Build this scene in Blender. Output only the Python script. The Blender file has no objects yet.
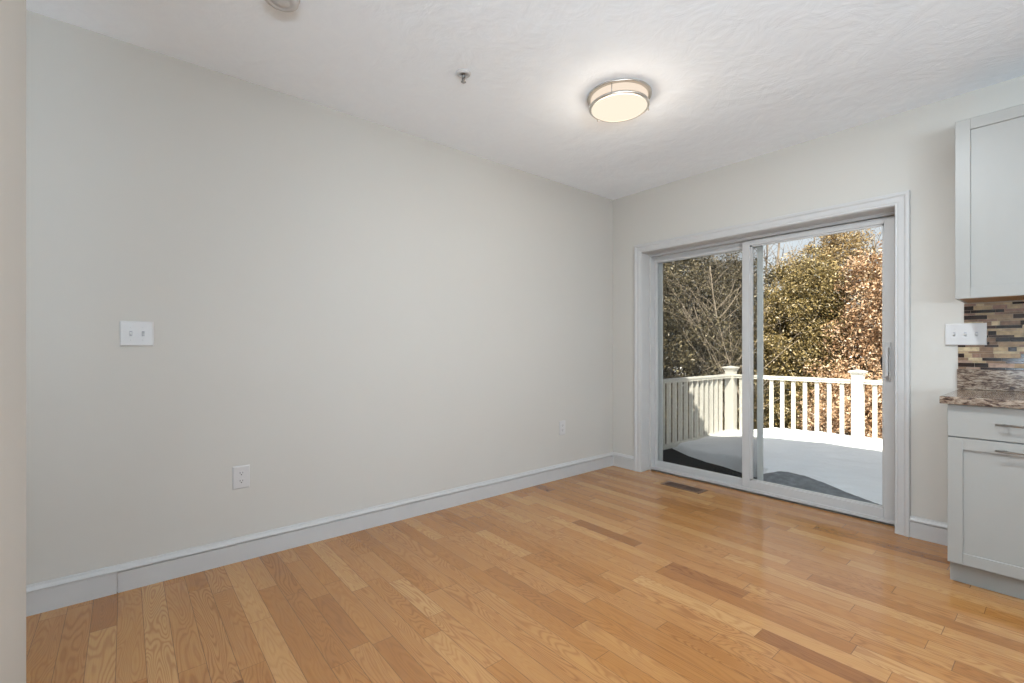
import bpy, bmesh, math, random
import numpy as np
from mathutils import Vector, Matrix, noise as mnoise

D = bpy.data
S = bpy.context.scene
COL = S.collection
random.seed(7)
R = math.radians

# ------------------------------------------------------------------ camera, sky, sun, exposure
CX, CY, CZ = 2.866, -3.677, 1.146
TH = R(50.2)
FWD = Vector((-math.sin(TH), math.cos(TH), 0))
RGT = Vector((math.cos(TH), math.sin(TH), 0))
cam_d = D.cameras.new('camera')
cam_d.sensor_width = 36.0
cam_d.lens = 464.0 / 1024.0 * 36.0
cam_d.shift_y = (348.3 - 341.5) / 1024.0
cam_d.clip_start = 0.02
cam_d.clip_end = 500
cam = D.objects.new('camera', cam_d)
cam.location = (CX, CY, CZ)
cam.rotation_euler = (R(90), 0, TH)
COL.objects.link(cam)
S.camera = cam

S.view_settings.view_transform = 'Standard'
S.view_settings.look = 'None'
S.view_settings.gamma = 1.0
S.view_settings.use_curve_mapping = False
S.view_settings.exposure = 0.07
S.cycles.use_denoising = True
S.cycles.max_bounces = 10
S.cycles.diffuse_bounces = 6
S.cycles.transparent_max_bounces = 16
S.cycles.sample_clamp_indirect = 8.0

world = D.worlds.new('world')
S.world = world
world.use_nodes = True
wn = world.node_tree
wn.nodes.clear()
w_out = wn.nodes.new('ShaderNodeOutputWorld')
w_bg = wn.nodes.new('ShaderNodeBackground')
w_sky = wn.nodes.new('ShaderNodeTexSky')
w_sky.sky_type = 'NISHITA'
w_sky.sun_disc = False
w_sky.sun_elevation = R(47)
w_sky.sun_rotation = R(140)
w_sky.air_density = 1.0
w_sky.dust_density = 2.2
w_sky.ozone_density = 1.0
w_hs = wn.nodes.new('ShaderNodeHueSaturation')
w_hs.inputs['Saturation'].default_value = 0.27
wn.links.new(w_sky.outputs[0], w_hs.inputs['Color'])
wn.links.new(w_hs.outputs[0], w_bg.inputs[0])
w_bg.inputs[1].default_value = 0.16
wn.links.new(w_bg.outputs[0], w_out.inputs[0])


def light(name, kind, loc, power, color=(1, 1, 1), rot=(0, 0, 0), **kw):
    l = D.lights.new(name, kind)
    l.energy = power
    l.color = color
    for k, v in kw.items():
        setattr(l, k, v)
    o = D.objects.new(name, l)
    o.location = loc
    o.rotation_euler = rot
    COL.objects.link(o)
    return o


# sun: behind the house, shining onto the trees and the far side of the deck
az, el = R(38), R(47)
to_sun = Vector((math.sin(az) * math.cos(el), -math.cos(az) * math.cos(el), math.sin(el)))
sun = light('sun', 'SUN', (0, 0, 8), 11.5, (1.0, 0.93, 0.82), angle=R(0.6))
sun.rotation_euler = to_sun.to_track_quat('Z', 'Y').to_euler()

# added fill lights, out of view behind the camera, that brighten ceiling and walls
# (tilted upward so that the ceiling gets most of it)


def fill_light(name, loc, aim, power, color, sx, sy):
    o = light(name, 'AREA', loc, power, color, shape='RECTANGLE', size=sx, size_y=sy)
    o.rotation_euler = (-Vector(aim)).to_track_quat('Z', 'Y').to_euler()
    return o


fill_light('rear_ceiling_fill', (3.6, -5.30, 0.95), (-0.1, 1, 3.4), 122, (0.70, 0.86, 1.0), 2.4, 0.7)
fill_light('side_ceiling_fill', (4.98, -4.3, 1.25), (-1, 0.15, 2.6), 190, (0.70, 0.86, 1.0), 2.0, 0.6)

# ------------------------------------------------------------------ node helpers


def new_mat(name):
    m = D.materials.new(name)
    m.use_nodes = True
    nt = m.node_tree
    b = nt.nodes['Principled BSDF']
    return m, nt, b


def N(nt, t, **kw):
    n = nt.nodes.new(t)
    for k, v in kw.items():
        setattr(n, k, v)
    return n


def mth(nt, op, a, b=None, c=None):
    n = nt.nodes.new('ShaderNodeMath')
    n.operation = op
    for i, v in enumerate((a, b, c)):
        if v is None:
            continue
        if isinstance(v, (int, float)):
            n.inputs[i].default_value = v
        else:
            nt.links.new(v, n.inputs[i])
    return n.outputs[0]


def comb(nt, x, y, z):
    n = nt.nodes.new('ShaderNodeCombineXYZ')
    for i, v in enumerate((x, y, z)):
        if isinstance(v, (int, float)):
            n.inputs[i].default_value = v
        else:
            nt.links.new(v, n.inputs[i])
    return n.outputs[0]


def ramp(nt, fac, stops, interp='LINEAR'):
    n = nt.nodes.new('ShaderNodeValToRGB')
    cr = n.color_ramp
    cr.interpolation = interp
    while len(cr.elements) < len(stops):
        cr.elements.new(0.5)
    for e, (p, c) in zip(cr.elements, stops):
        e.position = p
        e.color = (*c, 1) if len(c) == 3 else c
    nt.links.new(fac, n.inputs[0])
    return n.outputs[0]


def mixc(nt, fac, a, b, mode='MIX'):
    n = nt.nodes.new('ShaderNodeMix')
    n.data_type = 'RGBA'
    n.blend_type = mode
    n.clamp_factor = True
    for i, v in ((0, fac), (6, a), (7, b)):
        if isinstance(v, (int, float)):
            n.inputs[i].default_value = v
        elif isinstance(v, tuple):
            n.inputs[i].default_value = (*v, 1)
        else:
            nt.links.new(v, n.inputs[i])
    return n.outputs[2]


def noise(nt, vec, scale, detail=2.0, rough=0.5, dist=0.0):
    n = nt.nodes.new('ShaderNodeTexNoise')
    n.inputs['Scale'].default_value = scale
    n.inputs['Detail'].default_value = detail
    n.inputs['Roughness'].default_value = rough
    n.inputs['Distortion'].default_value = dist
    if vec is not None:
        nt.links.new(vec, n.inputs['Vector'])
    return n


def pos(nt):
    return nt.nodes.new('ShaderNodeTexCoord').outputs['Object']


def bump(nt, b, height, strength, distance):
    n = nt.nodes.new('ShaderNodeBump')
    n.inputs['Strength'].default_value = strength
    n.inputs['Distance'].default_value = distance
    nt.links.new(height, n.inputs['Height'])
    nt.links.new(n.outputs[0], b.inputs['Normal'])


def plain(name, col, rough=0.5, metal=0.0, spec=0.5, var=0.03, vscale=6.0, bmp=0.0, bscale=200.0):
    """a plain surface with a little procedural unevenness"""
    m, nt, b = new_mat(name)
    p = pos(nt)
    f = noise(nt, p, vscale, 3).outputs[0]
    c0 = tuple(max(0, c * (1 - var)) for c in col)
    c1 = tuple(min(1, c * (1 + var)) for c in col)
    nt.links.new(ramp(nt, f, [(0.3, c0), (0.7, c1)]), b.inputs['Base Color'])
    b.inputs['Roughness'].default_value = rough
    b.inputs['Metallic'].default_value = metal
    b.inputs['Specular IOR Level'].default_value = spec
    if bmp:
        bump(nt, b, noise(nt, p, bscale, 2).outputs[0], bmp, 0.002)
    return m


M = {}
M['wall'] = plain('wall_paint', (0.505, 0.480, 0.440), 0.65, spec=0.25, var=0.012, vscale=1.5, bmp=0.15, bscale=260)
M['trim'] = plain('trim_paint', (0.47, 0.46, 0.45), 0.42, spec=0.4, var=0.012, vscale=14)
M['vinyl'] = plain('white_vinyl', (0.455, 0.445, 0.435), 0.38, spec=0.45, var=0.01)
M['plate'] = plain('switch_plastic', (0.53, 0.515, 0.505), 0.35, spec=0.5, var=0.005)
M['dark_slot'] = plain('slot_dark', (0.03, 0.03, 0.03), 0.6)
M['grey_slot'] = plain('slot_grey', (0.36, 0.36, 0.37), 0.6)
M['cabinet'] = plain('cabinet_paint', (0.29, 0.28, 0.26), 0.38, spec=0.4, var=0.01)
M['cab_wood'] = plain('cabinet_underside_wood', (0.33, 0.19, 0.085), 0.55, var=0.12, vscale=12)
M['ring'] = plain('polished_nickel_ring', (0.62, 0.58, 0.53), 0.38, metal=1.0, var=0.03)
M['steel'] = plain('brushed_steel', (0.38, 0.37, 0.36), 0.3, metal=1.0, var=0.05)
M['nickel'] = plain('brushed_nickel', (0.50, 0.47, 0.43), 0.32, metal=1.0, var=0.05)
M['bronze'] = plain('brown_metal', (0.16, 0.085, 0.05), 0.4, metal=0.25, var=0.1)
M['vent_dark'] = plain('duct_dark', (0.018, 0.012, 0.010), 0.8)
M['black_metal'] = plain('dark_metal', (0.05, 0.04, 0.035), 0.4, metal=0.5)
M['rail'] = plain('cream_vinyl', (0.62, 0.60, 0.535), 0.5, spec=0.4, var=0.02)
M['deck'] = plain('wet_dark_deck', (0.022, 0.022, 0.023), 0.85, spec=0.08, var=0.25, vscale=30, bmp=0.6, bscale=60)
M['siding'] = plain('siding', (0.62, 0.60, 0.55), 0.6)
M['roof'] = plain('roof_shingle', (0.10, 0.10, 0.10), 0.9, var=0.2, vscale=20)


def ceiling_material():
    m, nt, b = new_mat('ceiling_plaster')
    p = pos(nt)
    # broad trowel swirls: stretched, strongly warped noise
    n1 = noise(nt, p, 1.6, 3, 0.55, 2.2).outputs[0]
    n2 = noise(nt, p, 5.5, 4, 0.6, 3.5).outputs[0]
    w = N(nt, 'ShaderNodeTexWave', wave_type='RINGS')
    nt.links.new(p, w.inputs['Vector'])
    w.inputs['Scale'].default_value = 1.3
    w.inputs['Distortion'].default_value = 14.0
    w.inputs['Detail'].default_value = 3.0
    w.inputs['Detail Scale'].default_value = 1.2
    hh = mth(nt, 'ADD', mth(nt, 'MULTIPLY', n1, 0.9), mth(nt, 'ADD', mth(nt, 'MULTIPLY', n2, 0.45), mth(nt, 'MULTIPLY', w.outputs[0], 0.22)))
    nt.links.new(ramp(nt, n2, [(0.25, (0.84, 0.88, 0.925)), (0.75, (0.865, 0.905, 0.945))]), b.inputs['Base Color'])
    b.inputs['Roughness'].default_value = 0.7
    b.inputs['Specular IOR Level'].default_value = 0.2
    bump(nt, b, hh, 0.42, 0.014)
    return m


M['ceiling'] = ceiling_material()


def floor_material():
    """strip oak floor: boards run along x, each with its own tone and grain"""
    m, nt, b = new_mat('oak_strip_floor')
    p = pos(nt)
    sp = N(nt, 'ShaderNodeSeparateXYZ')
    nt.links.new(p, sp.inputs[0])
    x, y = sp.outputs[0], sp.outputs[1]
    W = 0.0845
    yy = mth(nt, 'DIVIDE', mth(nt, 'ADD', y, 20.0 + 0.012), W)
    row = mth(nt, 'FLOOR', yy)
    fy = mth(nt, 'FRACT', yy)
    wr = N(nt, 'ShaderNodeTexWhiteNoise', noise_dimensions='1D')
    nt.links.new(row, wr.inputs['W'])
    rr = wr.outputs['Value']
    wr2 = N(nt, 'ShaderNodeTexWhiteNoise', noise_dimensions='1D')
    nt.links.new(mth(nt, 'ADD', row, 371.3), wr2.inputs['W'])
    Lr = mth(nt, 'ADD', 0.45, mth(nt, 'MULTIPLY', wr2.outputs['Value'], 0.75))
    # board length drifts along each row so joints never line up
    wob = mth(nt, 'MULTIPLY', mth(nt, 'SINE', mth(nt, 'ADD', mth(nt, 'MULTIPLY', x, 1.7), mth(nt, 'MULTIPLY', rr, 40))), 0.16)
    xx = mth(nt, 'DIVIDE', mth(nt, 'ADD', mth(nt, 'ADD', x, wob), mth(nt, 'ADD', 30.0, mth(nt, 'MULTIPLY', rr, 7.0))), Lr)
    brd = mth(nt, 'FLOOR', xx)
    fx = mth(nt, 'FRACT', xx)
    wi = N(nt, 'ShaderNodeTexWhiteNoise', noise_dimensions='2D')
    nt.links.new(comb(nt, row, brd, 0), wi.inputs['Vector'])
    bid = wi.outputs['Value']
    sc = N(nt, 'ShaderNodeSeparateColor')
    nt.links.new(wi.outputs['Color'], sc.inputs[0])
    id2, id3 = sc.outputs[1], sc.outputs[2]
    base = ramp(nt, bid, [(0.0, (0.25, 0.098, 0.024)), (0.05, (0.32, 0.134, 0.034)), (0.22, (0.375, 0.168, 0.044)),
                          (0.55, (0.395, 0.186, 0.056)), (0.80, (0.425, 0.21, 0.068)), (1.0, (0.475, 0.255, 0.094))])
    # cathedral grain: contour lines of a noise stretched along the board
    gv = comb(nt, mth(nt, 'ADD', mth(nt, 'MULTIPLY', x, 1.9), mth(nt, 'MULTIPLY', bid, 71)),
              mth(nt, 'ADD', mth(nt, 'MULTIPLY', y, 13.0), mth(nt, 'MULTIPLY', id2, 53)), mth(nt, 'MULTIPLY', id3, 31))
    gn = noise(nt, gv, 1.0, 1.5, 0.45, 0.25).outputs[0]
    rings = mth(nt, 'SINE', mth(nt, 'MULTIPLY', gn, mth(nt, 'ADD', 85.0, mth(nt, 'MULTIPLY', id3, 90.0))))
    rings = mth(nt, 'POWER', mth(nt, 'ADD', mth(nt, 'MULTIPLY', rings, 0.5), 0.5), 2.2)
    fib = noise(nt, comb(nt, mth(nt, 'MULTIPLY', x, 9.0), mth(nt, 'MULTIPLY', y, 420.0), bid), 1.0, 3, 0.6).outputs[0]
    blot = noise(nt, comb(nt, mth(nt, 'MULTIPLY', x, 2.4), mth(nt, 'MULTIPLY', y, 16.0), mth(nt, 'MULTIPLY', id2, 9)), 1.0, 2, 0.5).outputs[0]
    g = mth(nt, 'MULTIPLY', rings, mth(nt, 'ADD', 0.16, mth(nt, 'MULTIPLY', id2, 0.42)))
    c = mixc(nt, g, base, mixc(nt, 1.0, base, (0.50, 0.36, 0.26), 'MULTIPLY'))
    c = mixc(nt, mth(nt, 'MULTIPLY', ramp(nt, fib, [(0.42, (0, 0, 0)), (0.68, (1, 1, 1))]), 0.24), c,
             mixc(nt, 1.0, base, (0.58, 0.45, 0.35), 'MULTIPLY'))
    c = mixc(nt, mth(nt, 'MULTIPLY', ramp(nt, blot, [(0.35, (0, 0, 0)), (0.75, (1, 1, 1))]), 0.32), c,
             mixc(nt, 1.0, c, (0.80, 0.68, 0.58), 'MULTIPLY'))
    # joints
    ey = mth(nt, 'MINIMUM', fy, mth(nt, 'SUBTRACT', 1.0, fy))
    ex = mth(nt, 'MULTIPLY', mth(nt, 'MINIMUM', fx, mth(nt, 'SUBTRACT', 1.0, fx)), Lr)
    gy = mth(nt, 'LESS_THAN', mth(nt, 'MULTIPLY', ey, W), 0.0010)
    gx = mth(nt, 'LESS_THAN', ex, 0.0011)
    gap = mth(nt, 'MAXIMUM', gy, gx)
    c = mixc(nt, mth(nt, 'MULTIPLY', gap, 0.72), c, (0.09, 0.04, 0.018))
    nt.links.new(c, b.inputs['Base Color'])
    rn = noise(nt, p, 3.0, 3).outputs[0]
    nt.links.new(mth(nt, 'ADD', 0.27, mth(nt, 'MULTIPLY', rn, 0.10)), b.inputs['Roughness'])
    b.inputs['Specular IOR Level'].default_value = 0.0
    b.inputs['Coat Weight'].default_value = 1.0
    b.inputs['Coat Roughness'].default_value = 0.13
    b.inputs['Coat IOR'].default_value = 1.75
    h = mth(nt, 'SUBTRACT', mth(nt, 'ADD', mth(nt, 'MULTIPLY', fib, 0.10), mth(nt, 'MULTIPLY', bid, 0.25)), gap)
    h = mth(nt, 'ADD', h, mth(nt, 'MULTIPLY', noise(nt, comb(nt, mth(nt, 'MULTIPLY', x, 3), mth(nt, 'MULTIPLY', y, 14), 0), 1.0, 1).outputs[0], 0.8))
    bump(nt, b, h, 0.22, 0.0016)
    return m


M['floor'] = floor_material()


def granite_material():
    m, nt, b = new_mat('granite')
    p = pos(nt)
    mp = N(nt, 'ShaderNodeMapping')
    mp.inputs['Scale'].default_value = (0.55, 1.0, 1.6)
    mp.inputs['Rotation'].default_value = (0, R(8), 0)
    nt.links.new(p, mp.inputs[0])
    q = mp.outputs[0]
    a = noise(nt, q, 62, 5, 0.65, 0.6).outputs[0]
    c = ramp(nt, a, [(0.34, (0.020, 0.010, 0.008)), (0.44, (0.085, 0.050, 0.035)), (0.52, (0.20, 0.145, 0.105)),
                     (0.62, (0.33, 0.265, 0.205)), (0.74, (0.18, 0.135, 0.105))])
    v = N(nt, 'ShaderNodeTexVoronoi')
    v.inputs['Scale'].default_value = 95
    nt.links.new(q, v.inputs['Vector'])
    sp = ramp(nt, v.outputs['Distance'], [(0.0, (1, 1, 1)), (0.28, (0, 0, 0))])
    pick = ramp(nt, noise(nt, q, 22, 2).outputs[0], [(0.5, (0, 0, 0)), (0.62, (1, 1, 1))])
    c = mixc(nt, mth(nt, 'MULTIPLY', sp, pick), c, (0.03, 0.016, 0.014))
    nt.links.new(c, b.inputs['Base Color'])
    b.inputs['Roughness'].default_value = 0.14
    return m


M['granite'] = granite_material()


def snow_material():
    m, nt, b = new_mat('snow')
    p = pos(nt)
    n = noise(nt, p, 5, 4).outputs[0]
    nt.links.new(ramp(nt, n, [(0.3, (0.82, 0.83, 0.85)), (0.7, (0.87, 0.88, 0.90))]), b.inputs['Base Color'])
    b.inputs['Roughness'].default_value = 0.85
    b.inputs['Specular IOR Level'].default_value = 0.15
    bump(nt, b, noise(nt, p, 9, 6, 0.62).outputs[0], 0.5, 0.05)
    return m


M['snow'] = snow_material()
M['drift_shade'] = plain('grey_drift_shade', (0.20, 0.205, 0.215), 0.8, spec=0.15, var=0.25, vscale=18, bmp=0.7, bscale=60)  # grey colour stands in for shade on the drift's house side


def ground_material():
    m, nt, b = new_mat('leaf_litter_ground')
    p = pos(nt)
    lit = noise(nt, p, 4.5, 6, 0.7).outputs[0]
    c = ramp(nt, lit, [(0.32, (0.05, 0.032, 0.02)), (0.5, (0.16, 0.10, 0.055)), (0.68, (0.34, 0.23, 0.14))])
    sn = ramp(nt, noise(nt, p, 0.55, 5, 0.6).outputs[0], [(0.46, (0, 0, 0)), (0.52, (1, 1, 1))])
    c = mixc(nt, sn, c, (0.82, 0.84, 0.88))
    nt.links.new(c, b.inputs['Base Color'])
    b.inputs['Roughness'].default_value = 0.9
    return m


M['ground'] = ground_material()


def leaf_material(name, stops, rough=0.45):
    m, nt, b = new_mat(name)
    g = N(nt, 'ShaderNodeNewGeometry')
    c = ramp(nt, g.outputs['Random Per Island'], [(p_, tuple(v * 0.80 for v in c_)) for p_, c_ in stops])
    nt.links.new(c, b.inputs['Base Color'])
    b.inputs['Roughness'].default_value = rough
    b.inputs['Specular IOR Level'].default_value = 0.4
    return m


M['olive'] = leaf_material('olive_leaves', [(0.0, (0.06, 0.048, 0.017)), (0.35, (0.165, 0.125, 0.043)), (0.7, (0.29, 0.21, 0.075)), (0.93, (0.45, 0.34, 0.15)), (1.0, (0.78, 0.66, 0.45))])
M['dull'] = leaf_material('dull_leaves', [(0.0, (0.030, 0.026, 0.014)), (0.4, (0.085, 0.070, 0.034)), (0.8, (0.165, 0.130, 0.065)), (1.0, (0.42, 0.36, 0.22))])
M['tan'] = leaf_material('tan_leaves', [(0.0, (0.17, 0.09, 0.045)), (0.35, (0.42, 0.25, 0.135)), (0.75, (0.66, 0.43, 0.25)), (1.0, (0.90, 0.74, 0.56))])
M['gold'] = leaf_material('golden_leaves', [(0.0, (0.12, 0.08, 0.03)), (0.4, (0.30, 0.20, 0.08)), (0.8, (0.47, 0.33, 0.14)), (1.0, (0.72, 0.58, 0.36))])
M['bark'] = plain('grey_bark', (0.20, 0.165, 0.13), 0.9, var=0.35, vscale=9)
M['pale_bark'] = plain('pale_bark', (0.40, 0.33, 0.25), 0.9, var=0.3, vscale=9)


def glass_material(name, tint=(0.96, 0.975, 0.97)):
    m = D.materials.new(name)
    m.use_nodes = True
    nt = m.node_tree
    nt.nodes.clear()
    o = N(nt, 'ShaderNodeOutputMaterial')
    t = N(nt, 'ShaderNodeBsdfTransparent')
    t.inputs[0].default_value = (*tint, 1)
    g = N(nt, 'ShaderNodeBsdfGlossy')
    g.inputs['Roughness'].default_value = 0.01
    f = N(nt, 'ShaderNodeFresnel')
    f.inputs[0].default_value = 1.18
    mx = N(nt, 'ShaderNodeMixShader')
    nt.links.new(f.outputs[0], mx.inputs[0])
    nt.links.new(t.outputs[0], mx.inputs[1])
    nt.links.new(g.outputs[0], mx.inputs[2])
    nt.links.new(mx.outputs[0], o.inputs[0])
    return m


M['glass'] = glass_material('door_glass')


def screen_material():
    m = D.materials.new('insect_screen_mesh')
    m.use_nodes = True
    nt = m.node_tree
    nt.nodes.clear()
    o = N(nt, 'ShaderNodeOutputMaterial')
    t = N(nt, 'ShaderNodeBsdfTransparent')
    d = N(nt, 'ShaderNodeBsdfDiffuse')
    d.inputs[0].default_value = (0.045, 0.045, 0.045, 1)
    mx = N(nt, 'ShaderNodeMixShader')
    mx.inputs[0].default_value = 0.24
    nt.links.new(t.outputs[0], mx.inputs[1])
    nt.links.new(d.outputs[0], mx.inputs[2])
    nt.links.new(mx.outputs[0], o.inputs[0])
    return m


M['screen'] = screen_material()


def emit_mat(name, col, strength):
    m = D.materials.new(name)
    m.use_nodes = True
    nt = m.node_tree
    nt.nodes.clear()
    o = N(nt, 'ShaderNodeOutputMaterial')
    e = N(nt, 'ShaderNodeEmission')
    e.inputs[0].default_value = (*col, 1)
    e.inputs[1].default_value = strength
    nt.links.new(e.outputs[0], o.inputs[0])
    return m


M['lamp_disc'] = emit_mat('lit_frosted_glass', (1.0, 0.86, 0.69), 1.02)
M['lamp_side'] = emit_mat('lit_glass_band', (1.0, 0.84, 0.68), 0.92)

# ------------------------------------------------------------------ mesh helpers


class MB:
    """collects shapes in a bmesh; each shape carries a material slot"""

    def __init__(s):
        s.bm = bmesh.new()

    def box(s, a, b, mi=0, bev=0.0, seg=1):
        r = bmesh.ops.create_cube(s.bm, size=1.0)
        vs = r['verts']
        c = [(a[i] + b[i]) / 2 for i in range(3)]
        d = [abs(b[i] - a[i]) for i in range(3)]
        for v in vs:
            v.co = Vector((v.co.x * d[0] + c[0], v.co.y * d[1] + c[1], v.co.z * d[2] + c[2]))
        fs = list({f for v in vs for f in v.link_faces})
        for f in fs:
            f.material_index = mi
        if bev > 0:
            es = list({e for v in vs for e in v.link_edges})
            bmesh.ops.bevel(s.bm, geom=es, offset=bev, segments=seg, profile=0.6, affect='EDGES', material=-1)
        return s

    def prism(s, pts, f0, f1, mi=0):
        """closed outline pts; f0/f1 map an outline point to its 3D place at the two ends"""
        n = len(pts)
        a = [s.bm.verts.new(f0(p)) for p in pts]
        b = [s.bm.verts.new(f1(p)) for p in pts]
        fs = [s.bm.faces.new(a), s.bm.faces.new(b[::-1])]
        for i in range(n):
            j = (i + 1) % n
            fs.append(s.bm.faces.new((a[i], b[i], b[j], a[j])))
        for f in fs:
            f.material_index = mi
        return s

    def lathe(s, prof, center, seg=48, mi=0, up=1, axis='Z', smooth=True):
        """revolve (radius, height) pairs"""
        rings = []
        for r, h in prof:
            ring = []
            for k in range(seg):
                t = 2 * math.pi * k / seg
                a, b2 = r * math.cos(t), r * math.sin(t)
                if axis == 'Z':
                    v = (center[0] + a, center[1] + b2, center[2] + up * h)
                elif axis == 'Y':
                    v = (center[0] + a, center[1] + up * h, center[2] + b2)
                else:
                    v = (center[0] + up * h, center[1] + a, center[2] + b2)
                ring.append(s.bm.verts.new(v))
            rings.append(ring)
        for i in range(len(rings) - 1):
            for k in range(seg):
                j = (k + 1) % seg
                f = s.bm.faces.new((rings[i][k], rings[i][j], rings[i + 1][j], rings[i + 1][k]))
                f.material_index = mi
                f.smooth = smooth
        for ring in (rings[0], rings[-1]):
            f = s.bm.faces.new(ring)
            f.material_index = mi
        return s

    def tube(s, pts, radii, seg=8, mi=0):
        pts = [Vector(p) for p in pts]
        if isinstance(radii, (int, float)):
            radii = [radii] * len(pts)
        rings = []
        for i, p in enumerate(pts):
            d = (pts[min(i + 1, len(pts) - 1)] - pts[max(i - 1, 0)]).normalized()
            up = Vector((0, 0, 1)) if abs(d.z) < 0.9 else Vector((1, 0, 0))
            u = d.cross(up).normalized()
            w = d.cross(u).normalized()
            rings.append([s.bm.verts.new(p + (u * math.cos(2 * math.pi * k / seg) + w * math.sin(2 * math.pi * k / seg)) * radii[i]) for k in range(seg)])
        for i in range(len(rings) - 1):
            for k in range(seg):
                j = (k + 1) % seg
                f = s.bm.faces.new((rings[i][k], rings[i][j], rings[i + 1][j], rings[i + 1][k]))
                f.material_index = mi
                f.smooth = True
        for ring in (rings[0], rings[-1]):
            s.bm.faces.new(ring).material_index = mi
        return s

    def build(s, name, mats, parent=None):
        bmesh.ops.recalc_face_normals(s.bm, faces=s.bm.faces)
        me = D.meshes.new(name)
        s.bm.to_mesh(me)
        s.bm.free()
        for m in (mats if isinstance(mats, (list, tuple)) else [mats]):
            me.materials.append(m)
        o = D.objects.new(name, me)
        COL.objects.link(o)
        if parent is not None:
            par(o, parent)
        return o


def par(o, parent):
    """parent while keeping the mesh's world place"""
    o.parent = parent
    # an Empty root stands at its own location; a mesh part's world matrix is the identity
    m = Matrix.Translation(parent.location) if parent.type == 'EMPTY' else Matrix.Identity(4)
    o.matrix_parent_inverse = m.inverted()


def tag(o, label=None, cat=None, group=None, kind=None):
    for k, v in (('label', label), ('category', cat), ('group', group), ('kind', kind)):
        if v:
            o[k] = v
    return o


def empty(name, loc):
    o = D.objects.new(name, None)
    o.empty_display_size = 0.1
    o.location = loc
    COL.objects.link(o)
    return o


def struct(o):
    o['kind'] = 'structure'
    return o


# ------------------------------------------------------------------ room shell
H = 2.60
RX, RY = 5.2, -5.6                       # the open-plan room reaches behind and to the right of the camera
DX0, DX1, DZ = 0.328, 2.176, 2.030       # door opening (inside the jamb lining)

struct(MB().box((-0.16, RY - 0.16, -0.12), (RX + 0.16, 0.0, 0.0)).box((DX0 - 0.02, 0.0, -0.12), (DX1 + 0.02, 0.122, 0.0)).build('floor', M['floor']))
struct(MB().box((-0.16, RY - 0.16, H), (RX + 0.16, 0.27, H + 0.12)).build('ceiling', M['ceiling']))
struct(MB().box((-0.16, RY - 0.16, 0), (0, 0.27, H)).build('wall_left', M['wall']))
wb = MB()
wb.box((0, 0, 0), (DX0 - 0.02, 0.27, H)).box((DX1 + 0.02, 0, 0), (RX + 0.16, 0.27, H)).box((DX0 - 0.02, 0, DZ + 0.02), (DX1 + 0.02, 0.27, H))
struct(wb.build('wall_back', M['wall']))
struct(MB().box((1.15, -3.995, 0), (2.25, -3.873, H)).box((1.15, -4.33, 0), (1.27, -3.995, H)).build('wall_front', M['wall']))  # short return behind it is added, unseen, to shade the left wall
# right wall and rear wall; their unseen window openings are added for light
wr = MB()
wr.box((RX, RY, 0), (RX + 0.16, -5.35, H)).box((RX, -3.25, 0), (RX + 0.16, 0, H)).box((RX, -5.35, 0), (RX + 0.16, -3.25, 0.95)).box((RX, -5.35, 2.15), (RX + 0.16, -3.25, H))
struct(wr.build('wall_right', M['wall']))
wq = MB()
wq.box((0, RY - 0.16, 0), (2.3, RY, H)).box((4.9, RY - 0.16, 0), (RX + 0.16, RY, H)).box((2.3, RY - 0.16, 0), (4.9, RY, 0.55)).box((2.3, RY - 0.16, 2.15), (4.9, RY, H))
struct(wq.build('wall_rear', M['wall']))


def window(name, a, b, axis, n):
    """a plain white window of n lights: frame and panes"""
    root = struct(empty(name, ((a[0] + b[0]) / 2, (a[1] + b[1]) / 2, a[2])))
    f = MB()
    t = 0.05
    f.box(a, (b[0], b[1], a[2] + t)).box((a[0], a[1], b[2] - t), b)
    for k in range(n + 1):
        u = k / n
        if axis == 'x':
            xx = a[0] + (b[0] - a[0] - t) * u
            f.box((xx, a[1], a[2] + t), (xx + t, b[1], b[2] - t))
        else:
            yy = a[1] + (b[1] - a[1] - t) * u
            f.box((a[0], yy, a[2] + t), (b[0], yy + t, b[2] - t))
    f.build('window_frame', M['vinyl'], root)
    if axis == 'x':
        ym = (a[1] + b[1]) / 2
        MB().box((a[0] + t, ym - 0.003, a[2] + t), (b[0] - t, ym + 0.003, b[2] - t)).build('pane', M['glass'], root)
    else:
        xm = (a[0] + b[0]) / 2
        MB().box((xm - 0.003, a[1] + t, a[2] + t), (xm + 0.003, b[1] - t, b[2] - t)).build('pane', M['glass'], root)


window('added_window_1', (2.3, RY - 0.12, 0.55), (4.9, RY - 0.06, 2.15), 'x', 2)  # both windows are added out of view to go with the fill lights
window('added_window_2', (RX + 0.06, -5.35, 0.95), (RX + 0.12, -3.25, 2.15), 'y', 2)

# house roof above, with its eave over the deck
rf = MB()
rf.prism([(-7.2, 2.72), (0.29, 2.72), (0.29, 2.86), (-3.8, 4.5), (-7.2, 2.86)], lambda p: (-1.2, p[0], p[1]), lambda p: (9.0, p[0], p[1]))
struct(rf.build('roof', M['roof']))
struct(MB().box((RX + 0.16, 0.1, -2.6), (9.0, 0.27, 2.75)).box((-0.16, 0.05, -2.6), (RX + 0.16, 0.27, -0.121)).build('wall_outside', M['siding']))


# baseboards: flat board + moulded cap
def base_profile(gap):
    board = [(0, 0), (0.015, 0), (0.015, 0.097 - gap), (0.013, 0.099 - gap), (0, 0.099 - gap)]
    cap = [(0, 0.099), (0.019, 0.099), (0.020, 0.106), (0.016, 0.113), (0.010, 0.119), (0.008, 0.126), (0.004, 0.128), (0, 0.128)]
    return board, cap


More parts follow.
